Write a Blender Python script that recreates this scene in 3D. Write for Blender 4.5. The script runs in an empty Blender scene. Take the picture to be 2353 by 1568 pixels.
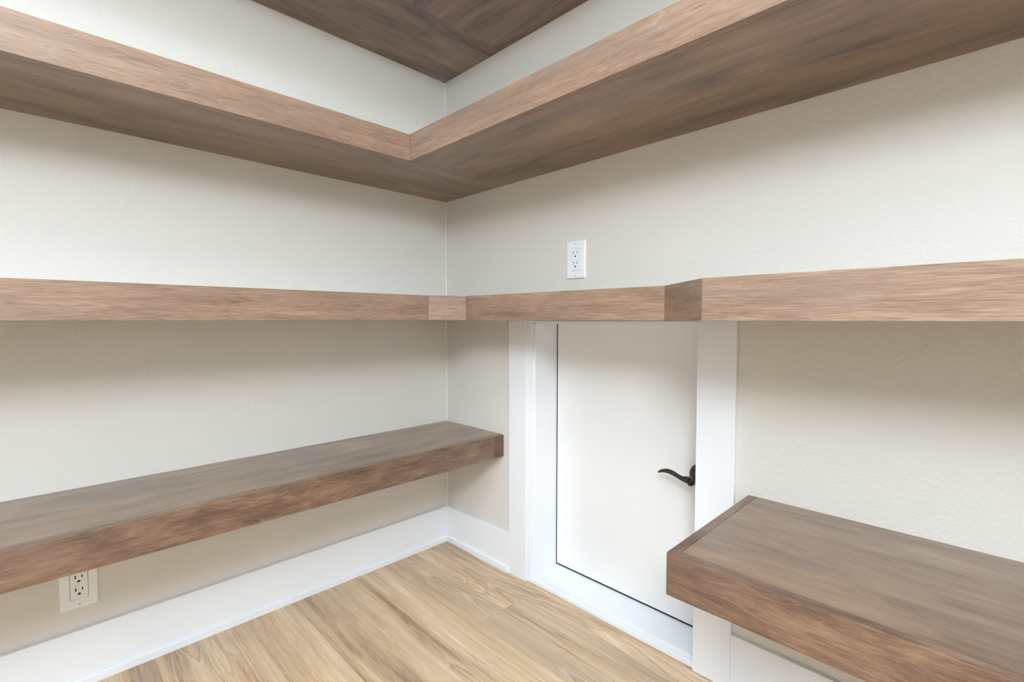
import bpy, bmesh, math, random
from mathutils import Vector, Matrix

random.seed(7)
scene = bpy.context.scene
C = scene.collection

# ------------------------------------------------------------------ camera
IMG_W, IMG_H = 2353, 1568
F_PX = 1104.64
CAM = Vector((1.56757, -1.17759, 0.900))
YAW, PITCH, ROLL = 0.791181, -0.0449135, 0.0002433
d = Vector((-math.sin(YAW) * math.cos(PITCH), math.cos(YAW) * math.cos(PITCH), math.sin(PITCH)))
r = Vector((math.cos(YAW), math.sin(YAW), 0))
u = r.cross(d)
r2 = r * math.cos(ROLL) + u * math.sin(ROLL)
u2 = u * math.cos(ROLL) - r * math.sin(ROLL)
cam_data = bpy.data.cameras.new('camera')
cam_data.sensor_fit = 'HORIZONTAL'
cam_data.sensor_width = 36.0
cam_data.lens = F_PX / IMG_W * 36.0
cam_data.clip_start = 0.02
cam = bpy.data.objects.new('camera', cam_data)
C.objects.link(cam)
m = Matrix((r2, u2, -d)).transposed().to_4x4()
m.translation = CAM
cam.matrix_world = m
scene.camera = cam

# ------------------------------------------------------------------ room size
RX, RY, RZ = 3.60, -3.40, 2.45          # room spans x 0..RX, y RY..0, z 0..RZ
DOOR_X0, DOOR_X1, DOOR_TOP = 1.20, 2.80, 2.15   # doorway the camera stands in front of, behind it

# ------------------------------------------------------------------ light
world = bpy.data.worlds.new('world')
scene.world = world
world.use_nodes = True
bg = world.node_tree.nodes['Background']
bg.inputs['Color'].default_value = (1.0, 0.94, 0.85, 1)
bg.inputs['Strength'].default_value = 0.15     # dim fill through the doorway, tinted to warm the shadows

portal = bpy.data.lights.new('doorway_portal', 'AREA')
portal.shape = 'RECTANGLE'
portal.size, portal.size_y = DOOR_X1 - DOOR_X0, DOOR_TOP
portal.cycles.is_portal = True
po = bpy.data.objects.new('doorway_portal', portal)
C.objects.link(po)
po.location = ((DOOR_X0 + DOOR_X1) / 2, RY - 0.06, DOOR_TOP / 2)
po.rotation_euler = (math.radians(90), 0, 0)    # faces +y, into the room

LAMP_POS = (2.20, -2.08)
LAMP_STRENGTH = 11.5
DISC_POS = (1.45, -1.30)
DISC_STRENGTH = 9.0
LAMP_DROP, LAMP_H, LAMP_R = 0.42, 0.30, 0.34

scene.view_settings.view_transform = 'Standard'
scene.view_settings.look = 'None'
scene.view_settings.gamma = 1.0
scene.view_settings.use_curve_mapping = False
scene.view_settings.exposure = 1.80
scene.cycles.use_denoising = True
scene.cycles.max_bounces = 6
scene.cycles.diffuse_bounces = 5

# ------------------------------------------------------------------ node helpers
def new_mat(name):
    mt = bpy.data.materials.new(name)
    mt.use_nodes = True
    nt = mt.node_tree
    return mt, nt, nt.nodes['Principled BSDF']

def N(nt, kind, **kw):
    n = nt.nodes.new(kind)
    for k, v in kw.items():
        setattr(n, k, v)
    return n

def math_node(nt, op, a, b=None, clamp=False):
    n = N(nt, 'ShaderNodeMath', operation=op, use_clamp=clamp)
    for i, v in enumerate((a, b)):
        if v is None:
            continue
        if isinstance(v, (int, float)):
            n.inputs[i].default_value = v
        else:
            nt.links.new(v, n.inputs[i])
    return n.outputs[0]

def noise(nt, vec, scale, detail=3.0, rough=0.55, dist=0.0):
    n = N(nt, 'ShaderNodeTexNoise')
    n.inputs['Scale'].default_value = scale
    n.inputs['Detail'].default_value = detail
    n.inputs['Roughness'].default_value = rough
    n.inputs['Distortion'].default_value = dist
    nt.links.new(vec, n.inputs['Vector'])
    return n.outputs['Fac']

def scaled(nt, vec, s):
    n = N(nt, 'ShaderNodeVectorMath', operation='MULTIPLY')
    nt.links.new(vec, n.inputs[0])
    n.inputs[1].default_value = s
    return n.outputs[0]

def ramp(nt, fac, stops):
    n = N(nt, 'ShaderNodeValToRGB')
    while len(n.color_ramp.elements) < len(stops):
        n.color_ramp.elements.new(0.5)
    for e, (p, c) in zip(n.color_ramp.elements, stops):
        e.position = p
        e.color = (*c, 1)
    nt.links.new(fac, n.inputs[0])
    return n.outputs[0]

def mix(nt, fac, a, b, mode='MIX'):
    n = N(nt, 'ShaderNodeMix', data_type='RGBA', blend_type=mode)
    for sock, v in ((n.inputs['Factor'], fac), (n.inputs['A'], a), (n.inputs['B'], b)):
        if isinstance(v, (int, float)):
            sock.default_value = v
        elif isinstance(v, tuple):
            sock.default_value = (*v, 1)
        else:
            nt.links.new(v, sock)
    return n.outputs['Result']

def local_coord(nt, spread=17.0):
    """Object coordinates shifted by a random amount for each board."""
    tc = N(nt, 'ShaderNodeTexCoord')
    oi = N(nt, 'ShaderNodeObjectInfo')
    comb = N(nt, 'ShaderNodeCombineXYZ')
    nt.links.new(math_node(nt, 'MULTIPLY', oi.outputs['Random'], spread), comb.inputs[0])
    nt.links.new(math_node(nt, 'MULTIPLY', oi.outputs['Random'], spread * 3.1), comb.inputs[1])
    nt.links.new(math_node(nt, 'MULTIPLY', oi.outputs['Random'], spread * 1.7), comb.inputs[2])
    add = N(nt, 'ShaderNodeVectorMath', operation='ADD')
    nt.links.new(tc.outputs['Object'], add.inputs[0])
    nt.links.new(comb.outputs[0], add.inputs[1])
    return add.outputs[0], oi.outputs['Random']

def bump(nt, bsdf, height, strength, dist):
    b = N(nt, 'ShaderNodeBump')
    b.inputs['Strength'].default_value = strength
    b.inputs['Distance'].default_value = dist
    nt.links.new(height, b.inputs['Height'])
    nt.links.new(b.outputs[0], bsdf.inputs['Normal'])

def contour(nt, field, bands, width):
    """Thin lines along the level sets of a noise field: growth-ring figure."""
    f = math_node(nt, 'FRACT', math_node(nt, 'MULTIPLY', field, bands))
    dd = math_node(nt, 'ABSOLUTE', math_node(nt, 'SUBTRACT', f, 0.5))
    n = N(nt, 'ShaderNodeMapRange', clamp=True)
    n.inputs['From Min'].default_value = 0.0
    n.inputs['From Max'].default_value = width
    n.inputs['To Min'].default_value = 1.0
    n.inputs['To Max'].default_value = 0.0
    nt.links.new(dd, n.inputs['Value'])
    return n.outputs[0]

# ------------------------------------------------------------------ materials
def mat_stained_wood(name, dark, mid, light, rough=0.36, figure=0.5, weights=(0.46, 0.26, 0.36), cloud=(5, 20, 20), coat=0.3,
                     fibre_s=(55, 620, 620), grey=0.45, span=0.14):
    mt, nt, b = new_mat(name)
    co, rnd = local_coord(nt)
    blotch = noise(nt, scaled(nt, co, cloud), 1.0, 4, 0.6, 0.5)
    streak = noise(nt, scaled(nt, co, (7, 105, 105)), 1.0, 4, 0.6, 0.5)
    fibre = noise(nt, scaled(nt, co, fibre_s), 1.0, 3, 0.55, 0.3)
    t = math_node(nt, 'ADD', math_node(nt, 'MULTIPLY', blotch, weights[0]),
                  math_node(nt, 'ADD', math_node(nt, 'MULTIPLY', streak, weights[1]),
                            math_node(nt, 'MULTIPLY', fibre, weights[2])))
    k = sum(weights) * 0.5
    col = ramp(nt, t, [(k - span, dark), (k, mid), (k + span * 1.1, light)])
    fig = noise(nt, scaled(nt, co, (2.6, 15, 15)), 1.0, 1.5, 0.5, 0.5)
    fig = math_node(nt, 'ADD', fig, math_node(nt, 'MULTIPLY', fibre, 0.012))
    gate = noise(nt, scaled(nt, co, (2.0, 7, 7)), 1.0, 1, 0.5)
    gate = ramp(nt, gate, [(0.52, (0, 0, 0)), (0.64, (1, 1, 1))])
    ln = contour(nt, fig, 10.0, 0.035)
    ln = math_node(nt, 'MULTIPLY', math_node(nt, 'MULTIPLY', ln, gate), figure)
    col = mix(nt, ln, col, tuple(min(1, v * 1.2) for v in light))
    ln2 = contour(nt, math_node(nt, 'ADD', fig, 0.012), 10.0, 0.09)
    ln2 = math_node(nt, 'MULTIPLY', math_node(nt, 'MULTIPLY', ln2, gate), figure * 0.6)
    col = mix(nt, ln2, col, tuple(v * 0.9 for v in dark))
    # greyer patches in the stain
    gr = ramp(nt, noise(nt, scaled(nt, co, (3.1, 16, 16)), 1.0, 2, 0.5, 0.3), [(0.50, (0, 0, 0)), (0.72, (1, 1, 1))])
    col = mix(nt, math_node(nt, 'MULTIPLY', gr, grey), col, tuple(0.45 * m_ + 0.55 * sum(mid) / 3 * 0.86 for m_ in mid))
    nt.links.new(col, b.inputs['Base Color'])
    b.inputs['Roughness'].default_value = rough
    b.inputs['Specular IOR Level'].default_value = 0.5
    b.inputs['Coat Weight'].default_value = coat
    b.inputs['Coat Roughness'].default_value = 0.22
    bump(nt, b, fibre, 0.12, 0.0005)
    return mt

def mat_floor(name):
    mt, nt, b = new_mat(name)
    co, rnd = local_coord(nt, 23.0)
    blotch = noise(nt, scaled(nt, co, (1.3, 13, 13)), 1.0, 3, 0.55, 0.6)
    streak = noise(nt, scaled(nt, co, (2.6, 75, 75)), 1.0, 5, 0.65, 0.5)
    fibre = noise(nt, scaled(nt, co, (26, 560, 560)), 1.0, 3, 0.55, 0.2)
    t = math_node(nt, 'ADD', math_node(nt, 'MULTIPLY', blotch, 0.50),
                  math_node(nt, 'ADD', math_node(nt, 'MULTIPLY', streak, 0.36),
                            math_node(nt, 'MULTIPLY', fibre, 0.24)))
    col = ramp(nt, t, [(0.38, (0.27, 0.180, 0.118)), (0.49, (0.54, 0.372, 0.235)),
                       (0.58, (0.69, 0.505, 0.325)), (0.70, (0.82, 0.65, 0.47))])
    # greyer streaks along the board
    gv = noise(nt, scaled(nt, co, (0.9, 16, 16)), 1.0, 2, 0.5, 0.4)
    gm = ramp(nt, gv, [(0.50, (0, 0, 0)), (0.70, (1, 1, 1))])
    col = mix(nt, math_node(nt, 'MULTIPLY', gm, 0.55), col, (0.43, 0.335, 0.245))
    # cathedral figure: thin growth-ring lines with a pale side
    fig = noise(nt, scaled(nt, co, (0.85, 7.5, 7.5)), 1.0, 1.0, 0.5, 0.2)
    wob = math_node(nt, 'ADD', fig, math_node(nt, 'MULTIPLY', streak, 0.035))
    wob = math_node(nt, 'ADD', wob, math_node(nt, 'MULTIPLY', fibre, 0.008))
    gate = ramp(nt, noise(nt, scaled(nt, co, (0.9, 5.5, 5.5)), 1.0, 1, 0.5), [(0.46, (0, 0, 0)), (0.60, (1, 1, 1))])
    ln = contour(nt, wob, 20.0, 0.10)
    brk = ramp(nt, fibre, [(0.35, (0.35, 0.35, 0.35)), (0.6, (1, 1, 1))])
    ln = math_node(nt, 'MULTIPLY', math_node(nt, 'MULTIPLY', ln, gate), math_node(nt, 'MULTIPLY', brk, 0.62))
    col = mix(nt, ln, col, (0.235, 0.155, 0.10))
    ln2 = contour(nt, math_node(nt, 'ADD', wob, 0.013), 21.0, 0.12)
    ln2 = math_node(nt, 'MULTIPLY', math_node(nt, 'MULTIPLY', ln2, gate), 0.50)
    col = mix(nt, ln2, col, (0.80, 0.66, 0.49))
    # sparse dark pores and mineral streaks
    dk = ramp(nt, noise(nt, scaled(nt, co, (1.8, 48, 48)), 1.0, 4, 0.6, 0.4), [(0.62, (0, 0, 0)), (0.74, (1, 1, 1))])
    col = mix(nt, math_node(nt, 'MULTIPLY', dk, 0.55), col, (0.24, 0.165, 0.11))
    # each plank a little lighter or darker
    v = N(nt, 'ShaderNodeMapRange')
    v.inputs['To Min'].default_value = 0.90
    v.inputs['To Max'].default_value = 1.08
    nt.links.new(rnd, v.inputs['Value'])
    hsv = N(nt, 'ShaderNodeHueSaturation')
    nt.links.new(v.outputs[0], hsv.inputs['Value'])
    nt.links.new(col, hsv.inputs['Color'])
    nt.links.new(hsv.outputs[0], b.inputs['Base Color'])
    b.inputs['Roughness'].default_value = 0.45
    bump(nt, b, fibre, 0.15, 0.0006)
    return mt

def mat_wall(name, col):
    mt, nt, b = new_mat(name)
    tc = N(nt, 'ShaderNodeTexCoord')
    n1 = noise(nt, tc.outputs['Object'], 110.0, 2, 0.5, 0.5)
    bump(nt, b, n1, 0.45, 0.0024)
    b.inputs['Base Color'].default_value = (*col, 1)
    b.inputs['Roughness'].default_value = 0.62
    b.inputs['Specular IOR Level'].default_value = 0.35
    return mt

def mat_plain(name, col, rough, metallic=0.0, spec=0.5, fine=0.0):
    mt, nt, b = new_mat(name)
    tc = N(nt, 'ShaderNodeTexCoord')
    nz = noise(nt, tc.outputs['Object'], 60.0, 2)
    c = mix(nt, math_node(nt, 'MULTIPLY', nz, 0.06), col, tuple(v * 0.85 for v in col))
    nt.links.new(c, b.inputs['Base Color'])
    b.inputs['Roughness'].default_value = rough
    b.inputs['Metallic'].default_value = metallic
    b.inputs['Specular IOR Level'].default_value = spec
    if fine:
        bump(nt, b, noise(nt, tc.outputs['Object'], 300.0, 2), fine, 0.0005)
    return mt

M = {}
# upper boards took the stain evenly; the low shelves' boards are darker and blotchy
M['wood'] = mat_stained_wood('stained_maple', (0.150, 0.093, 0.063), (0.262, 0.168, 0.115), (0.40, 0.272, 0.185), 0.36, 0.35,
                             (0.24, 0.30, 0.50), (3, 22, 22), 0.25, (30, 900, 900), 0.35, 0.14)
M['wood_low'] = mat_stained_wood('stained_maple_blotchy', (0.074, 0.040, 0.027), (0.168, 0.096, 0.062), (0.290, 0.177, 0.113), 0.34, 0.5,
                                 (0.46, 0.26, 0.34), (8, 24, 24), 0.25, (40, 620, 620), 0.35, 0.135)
M['wood_end'] = mat_stained_wood('maple_dark_end', (0.085, 0.048, 0.03), (0.15, 0.085, 0.052), (0.23, 0.14, 0.088), 0.38)
M['panel'] = mat_stained_wood('stained_veneer', (0.100, 0.058, 0.037), (0.215, 0.130, 0.082), (0.325, 0.207, 0.132), 0.30, 0.10,
                              (0.60, 0.24, 0.14), (3.4, 15, 15), 0.5, (30, 500, 500), 0.18, 0.13)
M['floor'] = mat_floor('oak_plank')
M['joint'] = mat_plain('floor_underlay', (0.10, 0.075, 0.05), 0.8)
M['wall'] = mat_wall('greige_orange_peel_paint', (0.70, 0.672, 0.62))
M['ceiling'] = mat_wall('ceiling_paint', (0.82, 0.82, 0.80))
M['trim'] = mat_plain('white_trim_paint', (0.835, 0.86, 0.895), 0.32)
M['door'] = mat_plain('white_door_paint', (0.84, 0.84, 0.835), 0.35)
M['caulk'] = mat_plain('painters_caulk', (0.80, 0.79, 0.77), 0.5)
M['plastic'] = mat_plain('white_outlet_plastic', (0.86, 0.87, 0.88), 0.25)
M['slot'] = mat_plain('outlet_slot_dark', (0.012, 0.010, 0.009), 0.6)
M['groove'] = mat_plain('screw_groove_grey', (0.30, 0.30, 0.30), 0.6)
M['screw'] = mat_plain('painted_screw', (0.74, 0.74, 0.74), 0.3)
M['bronze'] = mat_plain('oil_rubbed_bronze', (0.10, 0.088, 0.080), 0.30, 0.9)
M['button'] = mat_plain('black_lock_button', (0.008, 0.008, 0.008), 0.15)
M['gasket'] = mat_plain('black_weatherstrip', (0.012, 0.010, 0.009), 0.7)
M['fleck'] = mat_plain('white_paint_fleck', (0.85, 0.85, 0.84), 0.6)

def mat_lamp(strength):
    mt, nt, b = new_mat('added_light_glow')
    b.inputs['Base Color'].default_value = (0.9, 0.9, 0.9, 1)
    b.inputs['Emission Color'].default_value = (0.785, 0.90, 1.0, 1)
    b.inputs['Emission Strength'].default_value = strength
    return mt
M['lamp'] = mat_lamp(LAMP_STRENGTH)
M['lamp2'] = mat_lamp(DISC_STRENGTH)

# ------------------------------------------------------------------ object helpers
def link(name, me, mat, parent=None, loc=(0, 0, 0), rotz=0.0):
    o = bpy.data.objects.new(name, me)
    C.objects.link(o)
    if mat is not None and not me.materials:
        me.materials.append(M[mat])
    o.location = loc
    o.rotation_euler = (0, 0, rotz)
    if parent is not None:
        o.parent = parent
        o.location = Vector(loc) - parent_origin(parent)
    return o

ORIGIN = {}
def parent_origin(p):
    return ORIGIN.get(p.name, Vector((0, 0, 0)))

def finish(bm, bevel, segs=2):
    if bevel:
        bmesh.ops.bevel(bm, geom=list(bm.edges), offset=bevel, segments=segs, profile=0.5, affect='EDGES')
    bmesh.ops.recalc_face_normals(bm, faces=list(bm.faces))
    me = bpy.data.meshes.new('mesh')
    bm.to_mesh(me)
    bm.free()
    for p in me.polygons:
        p.use_smooth = False
    return me

def prism(name, poly, z0, z1, mat, parent=None, grain=0.0, bevel=0.0008):
    """Vertical prism over a plan polygon; the object's local x runs along the grain."""
    cx = sum(p[0] for p in poly) / len(poly)
    cy = sum(p[1] for p in poly) / len(poly)
    zc = z0
    ca, sa = math.cos(-grain), math.sin(-grain)
    bm = bmesh.new()
    loc = [((x - cx) * ca - (y - cy) * sa, (x - cx) * sa + (y - cy) * ca) for x, y in poly]
    lo = [bm.verts.new((x, y, 0)) for x, y in loc]
    hi = [bm.verts.new((x, y, z1 - z0)) for x, y in loc]
    n = len(loc)
    bm.faces.new(lo[::-1])
    bm.faces.new(hi)
    for i in range(n):
        bm.faces.new((lo[i], lo[(i + 1) % n], hi[(i + 1) % n], hi[i]))
    me = finish(bm, bevel)
    o = link(name, me, mat, parent, (cx, cy, zc), grain)
    ORIGIN[o.name] = Vector((cx, cy, zc))
    return o

def box(name, x0, x1, y0, y1, z0, z1, mat, parent=None, grain=0.0, bevel=0.0008):
    return prism(name, [(x0, y0), (x1, y0), (x1, y1), (x0, y1)], z0, z1, mat, parent, grain, bevel)

def boxes_mesh(cells):
    bm = bmesh.new()
    for (x0, x1, y0, y1, z0, z1) in cells:
        vs = [bm.verts.new((x, y, z)) for z in (z0, z1) for x, y in ((x0, y0), (x1, y0), (x1, y1), (x0, y1))]
        for f in ((0, 3, 2, 1), (4, 5, 6, 7), (0, 1, 5, 4), (1, 2, 6, 5), (2, 3, 7, 6), (3, 0, 4, 7)):
            bm.faces.new([vs[i] for i in f])
    return finish(bm, 0)

def tag(o, label, cat, group=None):
    o['label'] = label
    o['category'] = cat
    if group:
        o['group'] = group
    return o

def struct(o):
    o['kind'] = 'structure'
    return o

def empty(name, loc):
    o = bpy.data.objects.new(name, None)
    o.empty_display_size = 0.05
    C.objects.link(o)
    o.location = loc
    ORIGIN[o.name] = Vector(loc)
    return o

# ------------------------------------------------------------------ shell
T = 0.30     # wall depth outside the room
CAS_L0, CAS_L1 = 0.3733, 0.4542      # left casing of the hatch
CAS_R0, CAS_R1 = 1.0438, 1.1375
OPEN_TOP = 0.912
OPEN_R = 1.0670                      # the right casing overlaps the opening
HATCH_Y = 0.118                      # front of the hatch door

struct(link('wall_left', boxes_mesh([(-T, 0, RY - T, T, 0, RZ)]), 'wall'))
struct(link('wall_right', boxes_mesh([(0, CAS_L1, 0, T, 0, RZ), (OPEN_R, RX + T, 0, T, 0, RZ),
                                      (CAS_L1, OPEN_R, 0, T, OPEN_TOP, RZ),
                                      (CAS_L1, OPEN_R, 0.19, T, 0, OPEN_TOP)]), 'wall'))
struct(link('wall_side', boxes_mesh([(RX, RX + T, RY - T, 0, 0, RZ)]), 'wall'))
struct(link('wall_back', boxes_mesh([(0, DOOR_X0, RY - 0.12, RY, 0, RZ), (DOOR_X1, RX, RY - 0.12, RY, 0, RZ),
                                     (DOOR_X0, DOOR_X1, RY - 0.12, RY, DOOR_TOP, RZ)]), 'wall'))
struct(link('ceiling', boxes_mesh([(-T, RX + T, RY - T, T, RZ, RZ + 0.1)]), 'ceiling'))

# floor: underlay slab and single planks
floor = struct(link('floor', boxes_mesh([(-T, RX + T, RY - T, T, -0.06, -0.006)]), 'joint'))
PW, PL = 0.1783, 1.22
rows = []
y_hi = 0.0
k = 0
seam0 = -0.0905
ys = [0.03] + [seam0 - PW * i for i in range(22)]
first_end = {0: 1.32, 1: 0.5147, 2: 1.05, 3: 0.86, 4: 1.18, 5: 0.70}
for i in range(len(ys) - 1):
    ya, yb = ys[i], max(ys[i + 1], RY - 0.10)
    if ya <= RY - 0.1:
        break
    e = first_end.get(i, random.uniform(0.3, 1.2))
    xs = [0.0]
    while e < RX:
        xs.append(e)
        e += PL
    xs.append(RX)
    for j in range(len(xs) - 1):
        if xs[j + 1] - xs[j] < 0.02:
            continue
        g = 0.0002
        y1 = min(ya, 0.0) if i == 0 else ya
        box('plank', xs[j] + g, xs[j + 1] - g, yb + g, y1 - g, -0.0062, 0.0, 'floor', floor, 0.0, 0.0005)

# baseboards with shoe moulding
BB, BH, SH = 0.014, 0.1405, 0.0235
bl = struct(box('baseboard_left', 0.0002, BB, RY, -0.0002, 0.0004, BH, 'trim', None, 0, 0.0008))
def shoe(parent, pts_a, pts_b, axis, depth0, depth1, sign):
    """shoe strip with a rounded top edge, run along one axis"""
    prof = [(depth0, 0.0004), (depth1, 0.0004), (depth1, SH - 0.006)]
    for t in (0.25, 0.5, 0.75, 1.0):
        a = t * math.pi / 2
        prof.append((depth1 - 0.006 * (1 - math.cos(a)) , SH - 0.006 + 0.006 * math.sin(a)))
    prof.append((depth0, SH))
    bm = bmesh.new()
    rings = []
    for s in (pts_a, pts_b):
        ring = []
        for dd, zz in prof:
            ring.append(bm.verts.new((sign * dd, s, zz) if axis == 'y' else (s, sign * dd, zz)))
        rings.append(ring)
    n = len(prof)
    for i in range(n):
        bm.faces.new((rings[0][i], rings[0][(i + 1) % n], rings[1][(i + 1) % n], rings[1][i]))
    bm.faces.new(rings[0]); bm.faces.new(rings[1][::-1])
    me = finish(bm, 0)
    return link('shoe_molding', me, 'trim', parent, (0, 0, 0))
shoe(bl, RY, -0.0188, 'y', BB + 0.0001, 0.0222, 1)
RB = 0.0115
br = struct(box('baseboard_right', BB + 0.0002, CAS_L0 - 0.0003, -RB, -0.0002, 0.0004, BH, 'trim', None, 0, 0.0008))
shoe(br, BB + 0.0002, CAS_L0 - 0.0055, 'x', RB + 0.0001, 0.0188, -1)
br2 = struct(box('baseboard_right', CAS_R1 + 0.0003, RX, -RB, -0.0002, 0.0004, BH, 'trim', None, 0, 0.0008))
shoe(br2, CAS_R1 + 0.0003, RX, 'x', RB + 0.0001, 0.0188, -1)
bs = struct(box('baseboard_side', RX - BB, RX - 0.0002, RY, -0.02, 0.0004, BH, 'trim', None, 0, 0.0008))
bk = struct(box('baseboard_back', 0.02, DOOR_X0 - 0.09, RY + 0.0002, RY + BB, 0.0004, BH, 'trim', None, 0, 0.0008))

# caulk bead in the wall corner
bm = bmesh.new()
c = 0.0022
v = [bm.verts.new(p) for z in (BH, RZ) for p in ((0.0001, -0.0001, z), (c, -0.0001, z), (c * 0.42, -c * 0.42, z), (0.0001, -c, z))]
for f in ((0, 1, 2, 3), (4, 5, 6, 7), (0, 1, 5, 4), (1, 2, 6, 5), (2, 3, 7, 6), (3, 0, 4, 7)):
    bm.faces.new([v[i] for i in f])
struct(link('trim_1', finish(bm, 0), 'caulk'))

# ------------------------------------------------------------------ hatch: casing, lining, door
CF = -0.012
MID_Z0, MID_Z1 = 0.8978, 0.9735
struct(box('trim_2', CAS_L0, CAS_L1, CF, -0.0002, 0.0006, MID_Z0 - 0.0004, 'trim', None, 0, 0.0010))
struct(box('trim_3', CAS_R0, CAS_R1, CF, -0.0002, 0.0016, MID_Z0 - 0.0004, 'trim', None, 0, 0.0010))

LF, LS, LIP, LIN = -0.004, 0.008, 0.0160, 0.0262
HEAD_T = 0.912
jamb = empty('trim_4', (CAS_L1, 0.0, 0.0))
struct(jamb)
XL, XR = CAS_L1 + 0.0002, OPEN_R - 0.0002
XC = CAS_R0 - 0.0002                 # lip stops at the casing
DEPTH = 0.1895
def lining(name, a, bq):
    x0, x1, y0, y1, z0, z1 = a
    p = box(name, x0, x1, y0, y1, z0, z1, 'trim', jamb, 0, 0.0022)
    x0, x1, y0, y1, z0, z1 = bq
    q = box('inner_lining', x0, x1, y0, y1, z0, z1, 'trim', jamb, 0, 0.0010)
    return p
# outer lip (front LF) and inner lining (front LS) on all four sides
lining('sill', (XL, XC, LF, DEPTH, 0.0005, LIP), (XL + LIP + .0002, XR - LIP - .0002, LS, DEPTH, LIP + .0001, LIN))
lining('jamb_side', (XL, XL + LIP, LF, DEPTH, LIP + .0001, 0.8970), (XL + LIP + .0001, XL + LIN, LS, DEPTH, LIN + .0001, 0.886))
lining('jamb_side', (XR - LIP, XR, 0.0004, DEPTH, LIP + .0001, 0.8970), (XR - LIN, XR - LIP - .0001, LS, DEPTH, LIN + .0001, 0.886))
lining('jamb_head', (XL + LIP + .0002, XC, LF, DEPTH, 0.8895, 0.8970), (XL + LIN, XR - LIN, LS, DEPTH, 0.8862, 0.8894))
# black weatherstrip behind the gap
GX0, GX1, GZ0, GZ1 = XL + LIN + .0002, XR - LIN - .0002, LIN + .0002, 0.8860
door = struct(empty('door_1', (GX0, HATCH_Y, GZ0)))
GAP = 0.0042
# slab with a rebate so that it lies in front of the weatherstrip
DX0, DX1, DZ0, DZ1 = GX0 + GAP, GX1 - GAP, GZ0 + 0.0055, GZ1 - 0.0007
for (a0, a1, b0, b1) in ((GX0, DX0 - .0002, GZ0, GZ1), (DX1 + .0002, GX1, GZ0, GZ1),
                         (DX0, DX1, GZ0, DZ0 - .0002), (DX0, DX1, DZ1 + .0001, GZ1)):
    box('weatherstrip', a0, a1, HATCH_Y + 0.0016, HATCH_Y + 0.012, b0, b1, 'gasket', jamb, 0, 0)
box('door_slab', DX0, DX1, HATCH_Y, HATCH_Y + 0.035, DZ0, DZ1, 'door', door, 0, 0.0012)

def lathe_y(profile, cx, cz, seg=40):
    """profile: list of (radius, y); axis parallel to y."""
    bm = bmesh.new()
    rings = []
    for rad, y in profile:
        if rad < 1e-6:
            rings.append([bm.verts.new((cx, y, cz))])
        else:
            rings.append([bm.verts.new((cx + rad * math.cos(2 * math.pi * i / seg), y, cz + rad * math.sin(2 * math.pi * i / seg))) for i in range(seg)])
    for a, b in zip(rings[:-1], rings[1:]):
        for i in range(seg):
            j = (i + 1) % seg
            if len(a) == 1 and len(b) == 1:
                continue
            if len(a) == 1:
                bm.faces.new((a[0], b[i], b[j]))
            elif len(b) == 1:
                bm.faces.new((a[i], a[j], b[0]))
            else:
                bm.faces.new((a[i], a[j], b[j], b[i]))
    me = finish(bm, 0)
    for p in me.polygons:
        p.use_smooth = True
    return me

HX, HZ = 1.0030, 0.4675
Y0 = HATCH_Y - 0.0002
rose = link('door_handle', lathe_y([(0, Y0), (0.0335, Y0), (0.0335, Y0 - 0.003), (0.0318, Y0 - 0.0065), (0.027, Y0 - 0.0095),
                                    (0.018, Y0 - 0.0115), (0.0125, Y0 - 0.0125), (0.0110, Y0 - 0.018), (0.0110, Y0 - 0.050), (0, Y0 - 0.050)], HX, HZ),
            'bronze', door)
ORIGIN[rose.name] = Vector((0, 0, 0))
# swept wave lever: (x, z, height) along the blade
YL = HATCH_Y - 0.060
lev = [(1.0030, 0.4668, 0.0225), (0.9911, 0.4666, 0.0215), (0.9817, 0.4660, 0.0175), (0.9722, 0.4668, 0.0140),
       (0.9610, 0.4702, 0.0138), (0.9463, 0.4758, 0.0152), (0.9298, 0.4781, 0.0132), (0.9164, 0.4753, 0.0104),
       (0.9097, 0.4722, 0.0086), (0.9046, 0.4684, 0.0056)]
bm = bmesh.new()
rings = []
seg = 14
for i, (x, z, h) in enumerate(lev):
    a = lev[max(i - 1, 0)]; b2 = lev[min(i + 1, len(lev) - 1)]
    tx, tz = b2[0] - a[0], b2[1] - a[1]
    L = math.hypot(tx, tz); nx, nz = -tz / L, tx / L
    if nz < 0:
        nx, nz = -nx, -nz
    thick = 0.0085 if i < 2 else 0.0060 - 0.0022 * (i / len(lev))
    cosn = abs(nz)
    hh = h * cosn * 0.5
    yc = YL + (0.0 if i < 2 else 0.004 * math.sin(math.pi * (i - 1) / 8))
    ring = []
    for q in range(seg):
        t = 2 * math.pi * q / seg
        off = hh * math.sin(t)
        dy = thick * math.cos(t)
        ring.append(bm.verts.new((x + nx * off, yc + dy, z + nz * off)))
    rings.append(ring)
for a, b2 in zip(rings[:-1], rings[1:]):
    for q in range(seg):
        bm.faces.new((a[q], a[(q + 1) % seg], b2[(q + 1) % seg], b2[q]))
bm.faces.new(rings[0]); bm.faces.new(rings[-1][::-1])
me = finish(bm, 0)
for p in me.polygons:
    p.use_smooth = True
lever = link('lever', me, 'bronze', rose)
md = lever.modifiers.new('sub', 'SUBSURF'); md.levels = 2; md.render_levels = 2
link('lever_hub', lathe_y([(0, YL + 0.012), (0.0112, YL + 0.012), (0.0116, YL + 0.002), (0.0116, YL - 0.0095), (0.0108, YL - 0.0115), (0.0092, YL - 0.0120), (0.0088, YL - 0.0105), (0, YL - 0.0105)], HX, HZ - 0.0005), 'bronze', rose)
link('lock_button', lathe_y([(0, YL - 0.0104), (0.0078, YL - 0.0104), (0.0076, YL - 0.0120), (0.0060, YL - 0.0132), (0.003, YL - 0.0125), (0, YL - 0.0122)], HX, HZ - 0.0005), 'button', rose)

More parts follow.
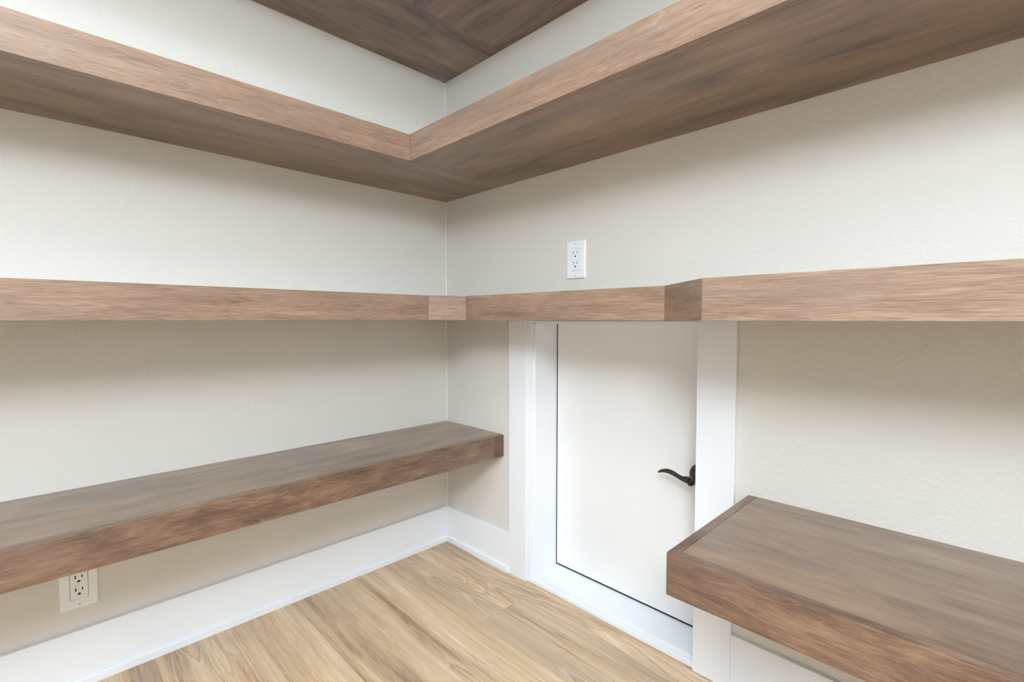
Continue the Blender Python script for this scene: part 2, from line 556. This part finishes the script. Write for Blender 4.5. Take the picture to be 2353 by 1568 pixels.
# ------------------------------------------------------------------ shelves
FT = 0.019          # fascia board thickness
W = 0.0004          # stand-off from the walls

def corner_shelf(z0, z1, dl, dr, label):
    """Floating L shelf wrapping the corner: box of panels with front boards."""
    root = empty('corner_shelf', (dl * 0.5, -dr * 0.5, z0))
    tag(root, label, 'shelf', 'stained wood corner shelves')
    pt = 0.006
    # left wing runs through to the right wall; right wing butts against it
    for (a, b) in ((z0, z0 + pt), (z1 - pt, z1)):
        nm = 'bottom_panel' if a == z0 else 'top_panel'
        box(nm, W, dl - FT - 0.0001, RY + W, -W, a, b, 'panel', root, math.pi / 2, 0.0005)
        box(nm, dl - FT + 0.0001 , RX - W, -dr + FT + 0.0001, -W, a, b, 'panel', root, 0, 0.0005)
    box('front_board', dl - FT, dl, RY + W, -dr + FT * 0 - 0.0001, z0 - 0.0004, z1, 'wood', root, math.pi / 2, 0.0009)
    box('front_board', dl - FT + 0.0002, RX - W, -dr, -dr + FT, z0 - 0.0004, z1, 'wood', root, 0, 0.0009)
    return root

corner_shelf(1.8328, 1.9090, 0.335, 0.3815, 'highest stained wood shelf wrapping the room corner, near the ceiling')
corner_shelf(1.3669, 1.4430, 0.3345, 0.3815, 'stained wood corner shelf hung between the highest shelf and the wall outlet')

# middle shelf at eye level: splayed inner corner, shallower stretch above the hatch
root = empty('counter_shelf', (0.17, -0.17, MID_Z0))
tag(root, 'stained wood corner shelf directly above the small white door, stepped front edge', 'shelf', 'stained wood corner shelves')
A = (0.3340, -0.3205); B = (0.3877, -0.2130); Cc = (1.0561, -0.2070); D = (1.1954, -0.3350)
pt = 0.006
for (za, zb, nm) in ((MID_Z0, MID_Z0 + pt, 'bottom_panel'), (MID_Z1 - pt, MID_Z1, 'top_panel')):
    prism(nm, [(W, RY + W), (A[0] - FT, RY + W), (A[0] - FT, -W), (W, -W)], za, zb, 'panel', root, math.pi / 2, 0.0004)
    prism(nm, [(A[0] - FT + .0003, -W), (A[0] - FT + .0003, A[1] + .012), (B[0] - .007, B[1] + FT), (Cc[0] + .006, Cc[1] + FT), (D[0] + .006, D[1] + FT),
               (RX - W, D[1] + FT), (RX - W, -W)][::-1], za, zb, 'panel', root, 0, 0.0004)

def front_board(p, q, z0, z1, parent, name='front_board', t=FT, mat='wood', ext0=0.0, ext1=0.0):
    """Board whose visible face runs from p to q (plan); its body lies to the left of p->q."""
    dx, dy = q[0] - p[0], q[1] - p[1]
    L = math.hypot(dx, dy); dx /= L; dy /= L
    nx, ny = -dy, dx
    P = [p, q, (q[0] + nx * t + dx * ext1, q[1] + ny * t + dy * ext1), (p[0] + nx * t + dx * ext0, p[1] + ny * t + dy * ext0)]
    return prism(name, P, z0, z1, mat, parent, math.atan2(dy, dx), 0.0008)

E2 = 0.0002
front_board((A[0], RY + W), (A[0], A[1] - E2), MID_Z0 - .0004, MID_Z1, root)
front_board(A, B, MID_Z0 - .0004, MID_Z1, root, 'corner_board', ext0=0.004, ext1=-0.004)
front_board((B[0] + E2, B[1]), (Cc[0] - E2, Cc[1]), MID_Z0 - .0004, MID_Z1, root, ext0=0.008, ext1=0.006)
front_board(Cc, D, MID_Z0 - .0004, MID_Z1, root, 'splay_board', ext0=0.008, ext1=0.008)
front_board((D[0] + E2, D[1]), (RX - W, D[1]), MID_Z0 - .0004, MID_Z1, root, ext0=0.008)

# low shelf on the left wall, between the side walls
LZ0, LZ1 = 0.4110, 0.4884
ld = 0.3375
root = empty('low_shelf', (ld / 2, -1.0, LZ0))
tag(root, 'stained wood low shelf above the half-hidden outlet, ending beside the small white door', 'shelf', 'low stained wood shelves')
END = -0.046
box('top_panel', W, ld - FT - .0002, RY + W, -0.0015, LZ1 - 0.006, LZ1, 'panel', root, math.pi / 2, 0.0004)
box('bottom_panel', W, ld - FT - .0002, RY + W, -0.0015, LZ0 + .0004, LZ0 + 0.0064, 'panel', root, math.pi / 2, 0.0004)
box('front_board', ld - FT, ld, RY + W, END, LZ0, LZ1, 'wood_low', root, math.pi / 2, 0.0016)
o = box('end_block', ld - FT, ld - 0.0003, END + .0002, -0.0035, LZ0 + .0003, LZ1 - .0002, 'wood_end', root, math.pi / 2, 0.0008)  # last section of the low front, in a darker wood tone
o['label'] = 'darker end piece'

# low shelf on the right wall, beyond the hatch casing
rd, rx = 0.3970, 1.1668
root = empty('low_shelf', (1.7, -rd / 2, LZ0))
tag(root, 'stained wood low shelf with a free end overlapping the right door casing', 'shelf', 'low stained wood shelves')
y_back = -0.0125
box('top_panel', rx + FT + .0002, RX - W, -rd + FT + .0002, -W, LZ1 - 0.006, LZ1 - .0002, 'panel', root, 0, 0.0004)
box('bottom_panel', rx + FT + .0002, RX - W, -rd + FT + .0002, -W, LZ0 + .0004, LZ0 + 0.0064, 'panel', root, 0, 0.0004)
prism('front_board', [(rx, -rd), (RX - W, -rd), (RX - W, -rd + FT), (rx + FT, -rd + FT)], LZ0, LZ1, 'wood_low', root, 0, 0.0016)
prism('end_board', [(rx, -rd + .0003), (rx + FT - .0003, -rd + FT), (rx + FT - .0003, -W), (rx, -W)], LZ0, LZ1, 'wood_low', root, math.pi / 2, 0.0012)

# ------------------------------------------------------------------ outlets
def boolean_cut(o, cutters):
    for c in cutters:
        md = o.modifiers.new('cut', 'BOOLEAN')
        md.operation = 'DIFFERENCE'; md.solver = 'EXACT'; md.object = c
    bpy.context.view_layer.update()
    dg = bpy.context.evaluated_depsgraph_get()
    me = bpy.data.meshes.new_from_object(o.evaluated_get(dg))
    o.modifiers.clear()
    o.data = me
    for c in cutters:
        bpy.data.objects.remove(c)

def local_prism(poly, y0, y1):
    """polygon in x,z extruded along y (front is -y)"""
    bm = bmesh.new()
    a = [bm.verts.new((x, y0, z)) for x, z in poly]
    b = [bm.verts.new((x, y1, z)) for x, z in poly]
    n = len(poly)
    bm.faces.new(a); bm.faces.new(b[::-1])
    for i in range(n):
        bm.faces.new((a[i], b[i], b[(i + 1) % n], a[(i + 1) % n]))
    return bm

def rect(w, h, cx=0, cz=0):
    return [(cx - w / 2, cz - h / 2), (cx + w / 2, cz - h / 2), (cx + w / 2, cz + h / 2), (cx - w / 2, cz + h / 2)]

def round_rect(w, h, rad, cx=0, cz=0, n=4):
    out = []
    for sx, sz, a0 in ((1, -1, -90), (1, 1, 0), (-1, 1, 90), (-1, -1, 180)):
        for i in range(n + 1):
            a = math.radians(a0 + 90 * i / n)
            out.append((cx + sx * (w / 2 - rad) + rad * math.cos(a), cz + sz * (h / 2 - rad) + rad * math.sin(a)))
    return out

def d_shape(w, h, cx, cz):
    out = [(cx - w / 2, cz - h / 2), (cx + w / 2, cz - h / 2)]
    for i in range(9):
        a = math.pi * i / 8
        out.append((cx + w / 2 * math.cos(a), cz + (h / 2 - w / 2 * 0.8) + w / 2 * 0.8 * math.sin(a)))
    return out

def make_outlet(loc, rotz, label):
    """built facing -y at the origin, then turned onto its wall"""
    root = empty('electrical_outlet', loc)
    root.rotation_euler = (0, 0, rotz)
    tag(root, label, 'outlet', 'white duplex wall outlets')
    ORIGIN[root.name] = Vector((0, 0, 0))
    PWd, PHt, PT = 0.0720, 0.1150, 0.0058
    # plate with sloped edge
    bm = bmesh.new()
    levels = [(0.0, 0.0), (0.0, -0.0022), (0.0008, -0.0040), (0.0030, -0.0054), (0.0065, -PT)]
    rings = [[bm.verts.new((x, y, z)) for x, z in rect(PWd - 2 * i, PHt - 2 * i)] for i, y in levels]
    for a, b in zip(rings[:-1], rings[1:]):
        for i in range(4):
            bm.faces.new((a[i], a[(i + 1) % 4], b[(i + 1) % 4], b[i]))
    bm.faces.new(rings[-1]); bm.faces.new(rings[0][::-1])
    plate = link('wall_plate', finish(bm, 0), 'plastic', root)
    hole = link('cut', finish(local_prism(round_rect(0.0345, 0.0682, 0.0016), -0.02, 0.004 - 0.0045), 0), 'plastic')
    hole.parent = root
    boolean_cut(plate, [hole])
    # receptacle face
    RF = -PT - 0.0011
    bm = local_prism(round_rect(0.0328, 0.0666, 0.0014), RF, -0.0012)
    bmesh.ops.bevel(bm, geom=[e for e in bm.edges if all(abs(v.co.y - RF) < 1e-6 for v in e.verts)], offset=0.0006, segments=2, affect='EDGES')
    rec = link('receptacle', finish(bm, 0), 'plastic', root)
    ORIGIN[rec.name] = Vector((0, 0, 0))
    cuts, backs = [], []
    for cz in (0.0162, -0.0152):
        for nm, poly in (('slot', rect(0.0023, 0.0088, -0.0062, cz + 0.0050)), ('slot', rect(0.0023, 0.0072, 0.0062, cz + 0.0050)),
                         ('ground_hole', d_shape(0.0056, 0.0052, 0.0, cz - 0.0060))):
            co = link('cut', finish(local_prism(poly, RF - 0.01, RF + 0.0040), 0), 'plastic')
            co.parent = root
            cuts.append(co)
            backs.append((nm, poly))
    boolean_cut(rec, cuts)
    for nm, poly in backs:
        cx = sum(p[0] for p in poly) / len(poly); cz = sum(p[1] for p in poly) / len(poly)
        pl = [(cx + (x - cx) * 0.98, cz + (z - cz) * 0.98) for x, z in poly]
        link(nm, finish(local_prism(pl, RF + 0.0007, RF + 0.0039), 0), 'slot', rec)
    for sz in (0.0484, -0.0484):
        s = link('screw', lathe_y([(0, -PT + 0.0002), (0.0031, -PT + 0.0002), (0.0030, -PT - 0.0005), (0.0022, -PT - 0.0009), (0, -PT - 0.0010)], 0, sz, 20), 'screw', root)
        ORIGIN[s.name] = Vector((0, 0, 0))
        link('screw_slot', finish(local_prism(rect(0.0008, 0.0048, 0, sz), -PT - 0.00115, -PT - 0.0002), 0), 'groove', s)
    return root

make_outlet((0.6565, -0.0002, 1.0820), 0.0, 'white duplex outlet on bare wall between two corner shelves')
make_outlet((0.0002, -1.1238, 0.2500), math.pi / 2, 'white duplex outlet above the baseboard, half hidden by the low shelf')

# ------------------------------------------------------------------ paint flecks on the planks
PAIR = 'tiny white paint fleck, one of two lying at the plank end joint'
for x, y, sz, lab in ((0.4425, -0.1854, 0.0016, 'tiny white paint fleck on the plank between room corner and end joint'),
                      (0.5105, -0.1098, 0.0015, PAIR), (0.5075, -0.1025, 0.0013, PAIR),
                      (0.8317, -0.0636, 0.0014, 'tiny white paint fleck on the floor before the white door sill'),
                      (0.4180, -0.0545, 0.0011, 'tiniest white paint fleck, before the door casing beside the corner')):
    bm = bmesh.new()
    bmesh.ops.create_icosphere(bm, subdivisions=1, radius=sz)
    for v in bm.verts:
        v.co *= random.uniform(0.75, 1.15)
        v.co.z *= 0.5
    zmin = min(v.co.z for v in bm.verts)
    me = finish(bm, 0)
    o = link('paint_fleck', me, 'fleck', None, (x, y, -zmin + 0.0001), random.random() * 3)
    tag(o, lab, 'paint fleck', 'paint flecks on the floor')

# ------------------------------------------------------------------ unseen drum light added behind the camera, sides glow onto the upper walls
lamp = empty('added_light', (LAMP_POS[0], LAMP_POS[1], RZ))
tag(lamp, 'unseen drum light on a short stem, added to light the upper walls sideways', 'light')
ORIGIN[lamp.name] = Vector((0, 0, 0))
def lathe_z(profile, seg=48):
    bm = bmesh.new()
    rings = []
    for rad, z in profile:
        rings.append([bm.verts.new((0, 0, z))] if rad < 1e-6 else [bm.verts.new((rad * math.cos(2 * math.pi * i / seg), rad * math.sin(2 * math.pi * i / seg), z)) for i in range(seg)])
    for a, b in zip(rings[:-1], rings[1:]):
        for i in range(seg):
            j = (i + 1) % seg
            if len(a) == 1:
                bm.faces.new((a[0], b[i], b[j]))
            elif len(b) == 1:
                bm.faces.new((a[i], a[j], b[0]))
            else:
                bm.faces.new((a[i], a[j], b[j], b[i]))
    return finish(bm, 0)
link('canopy', lathe_z([(0, -0.0005), (0.065, -0.0005), (0.065, -0.02), (0.02, -0.03), (0.008, -0.032), (0.008, -LAMP_DROP + 0.001), (0, -LAMP_DROP + 0.001)]), 'trim', lamp)
link('drum_shade', lathe_z([(0, -LAMP_DROP), (LAMP_R, -LAMP_DROP), (LAMP_R, -LAMP_DROP - LAMP_H), (0, -LAMP_DROP - LAMP_H)]), 'lamp', lamp)

disc = empty('added_light', (DISC_POS[0], DISC_POS[1], RZ))  # unseen disc, added to brighten floor and sill from steeply above
tag(disc, 'unseen flat disc light under the ceiling, added for steep top light', 'light')
ORIGIN[disc.name] = Vector((0, 0, 0))
link('rim', lathe_z([(0, -0.0005), (0.24, -0.0005), (0.24, -0.02), (0.22, -0.024), (0.22, -0.018), (0, -0.018)]), 'trim', disc)
link('diffuser', lathe_z([(0, -0.0185), (0.2195, -0.0185), (0.2195, -0.022), (0.20, -0.028), (0, -0.030)]), 'lamp2', disc)
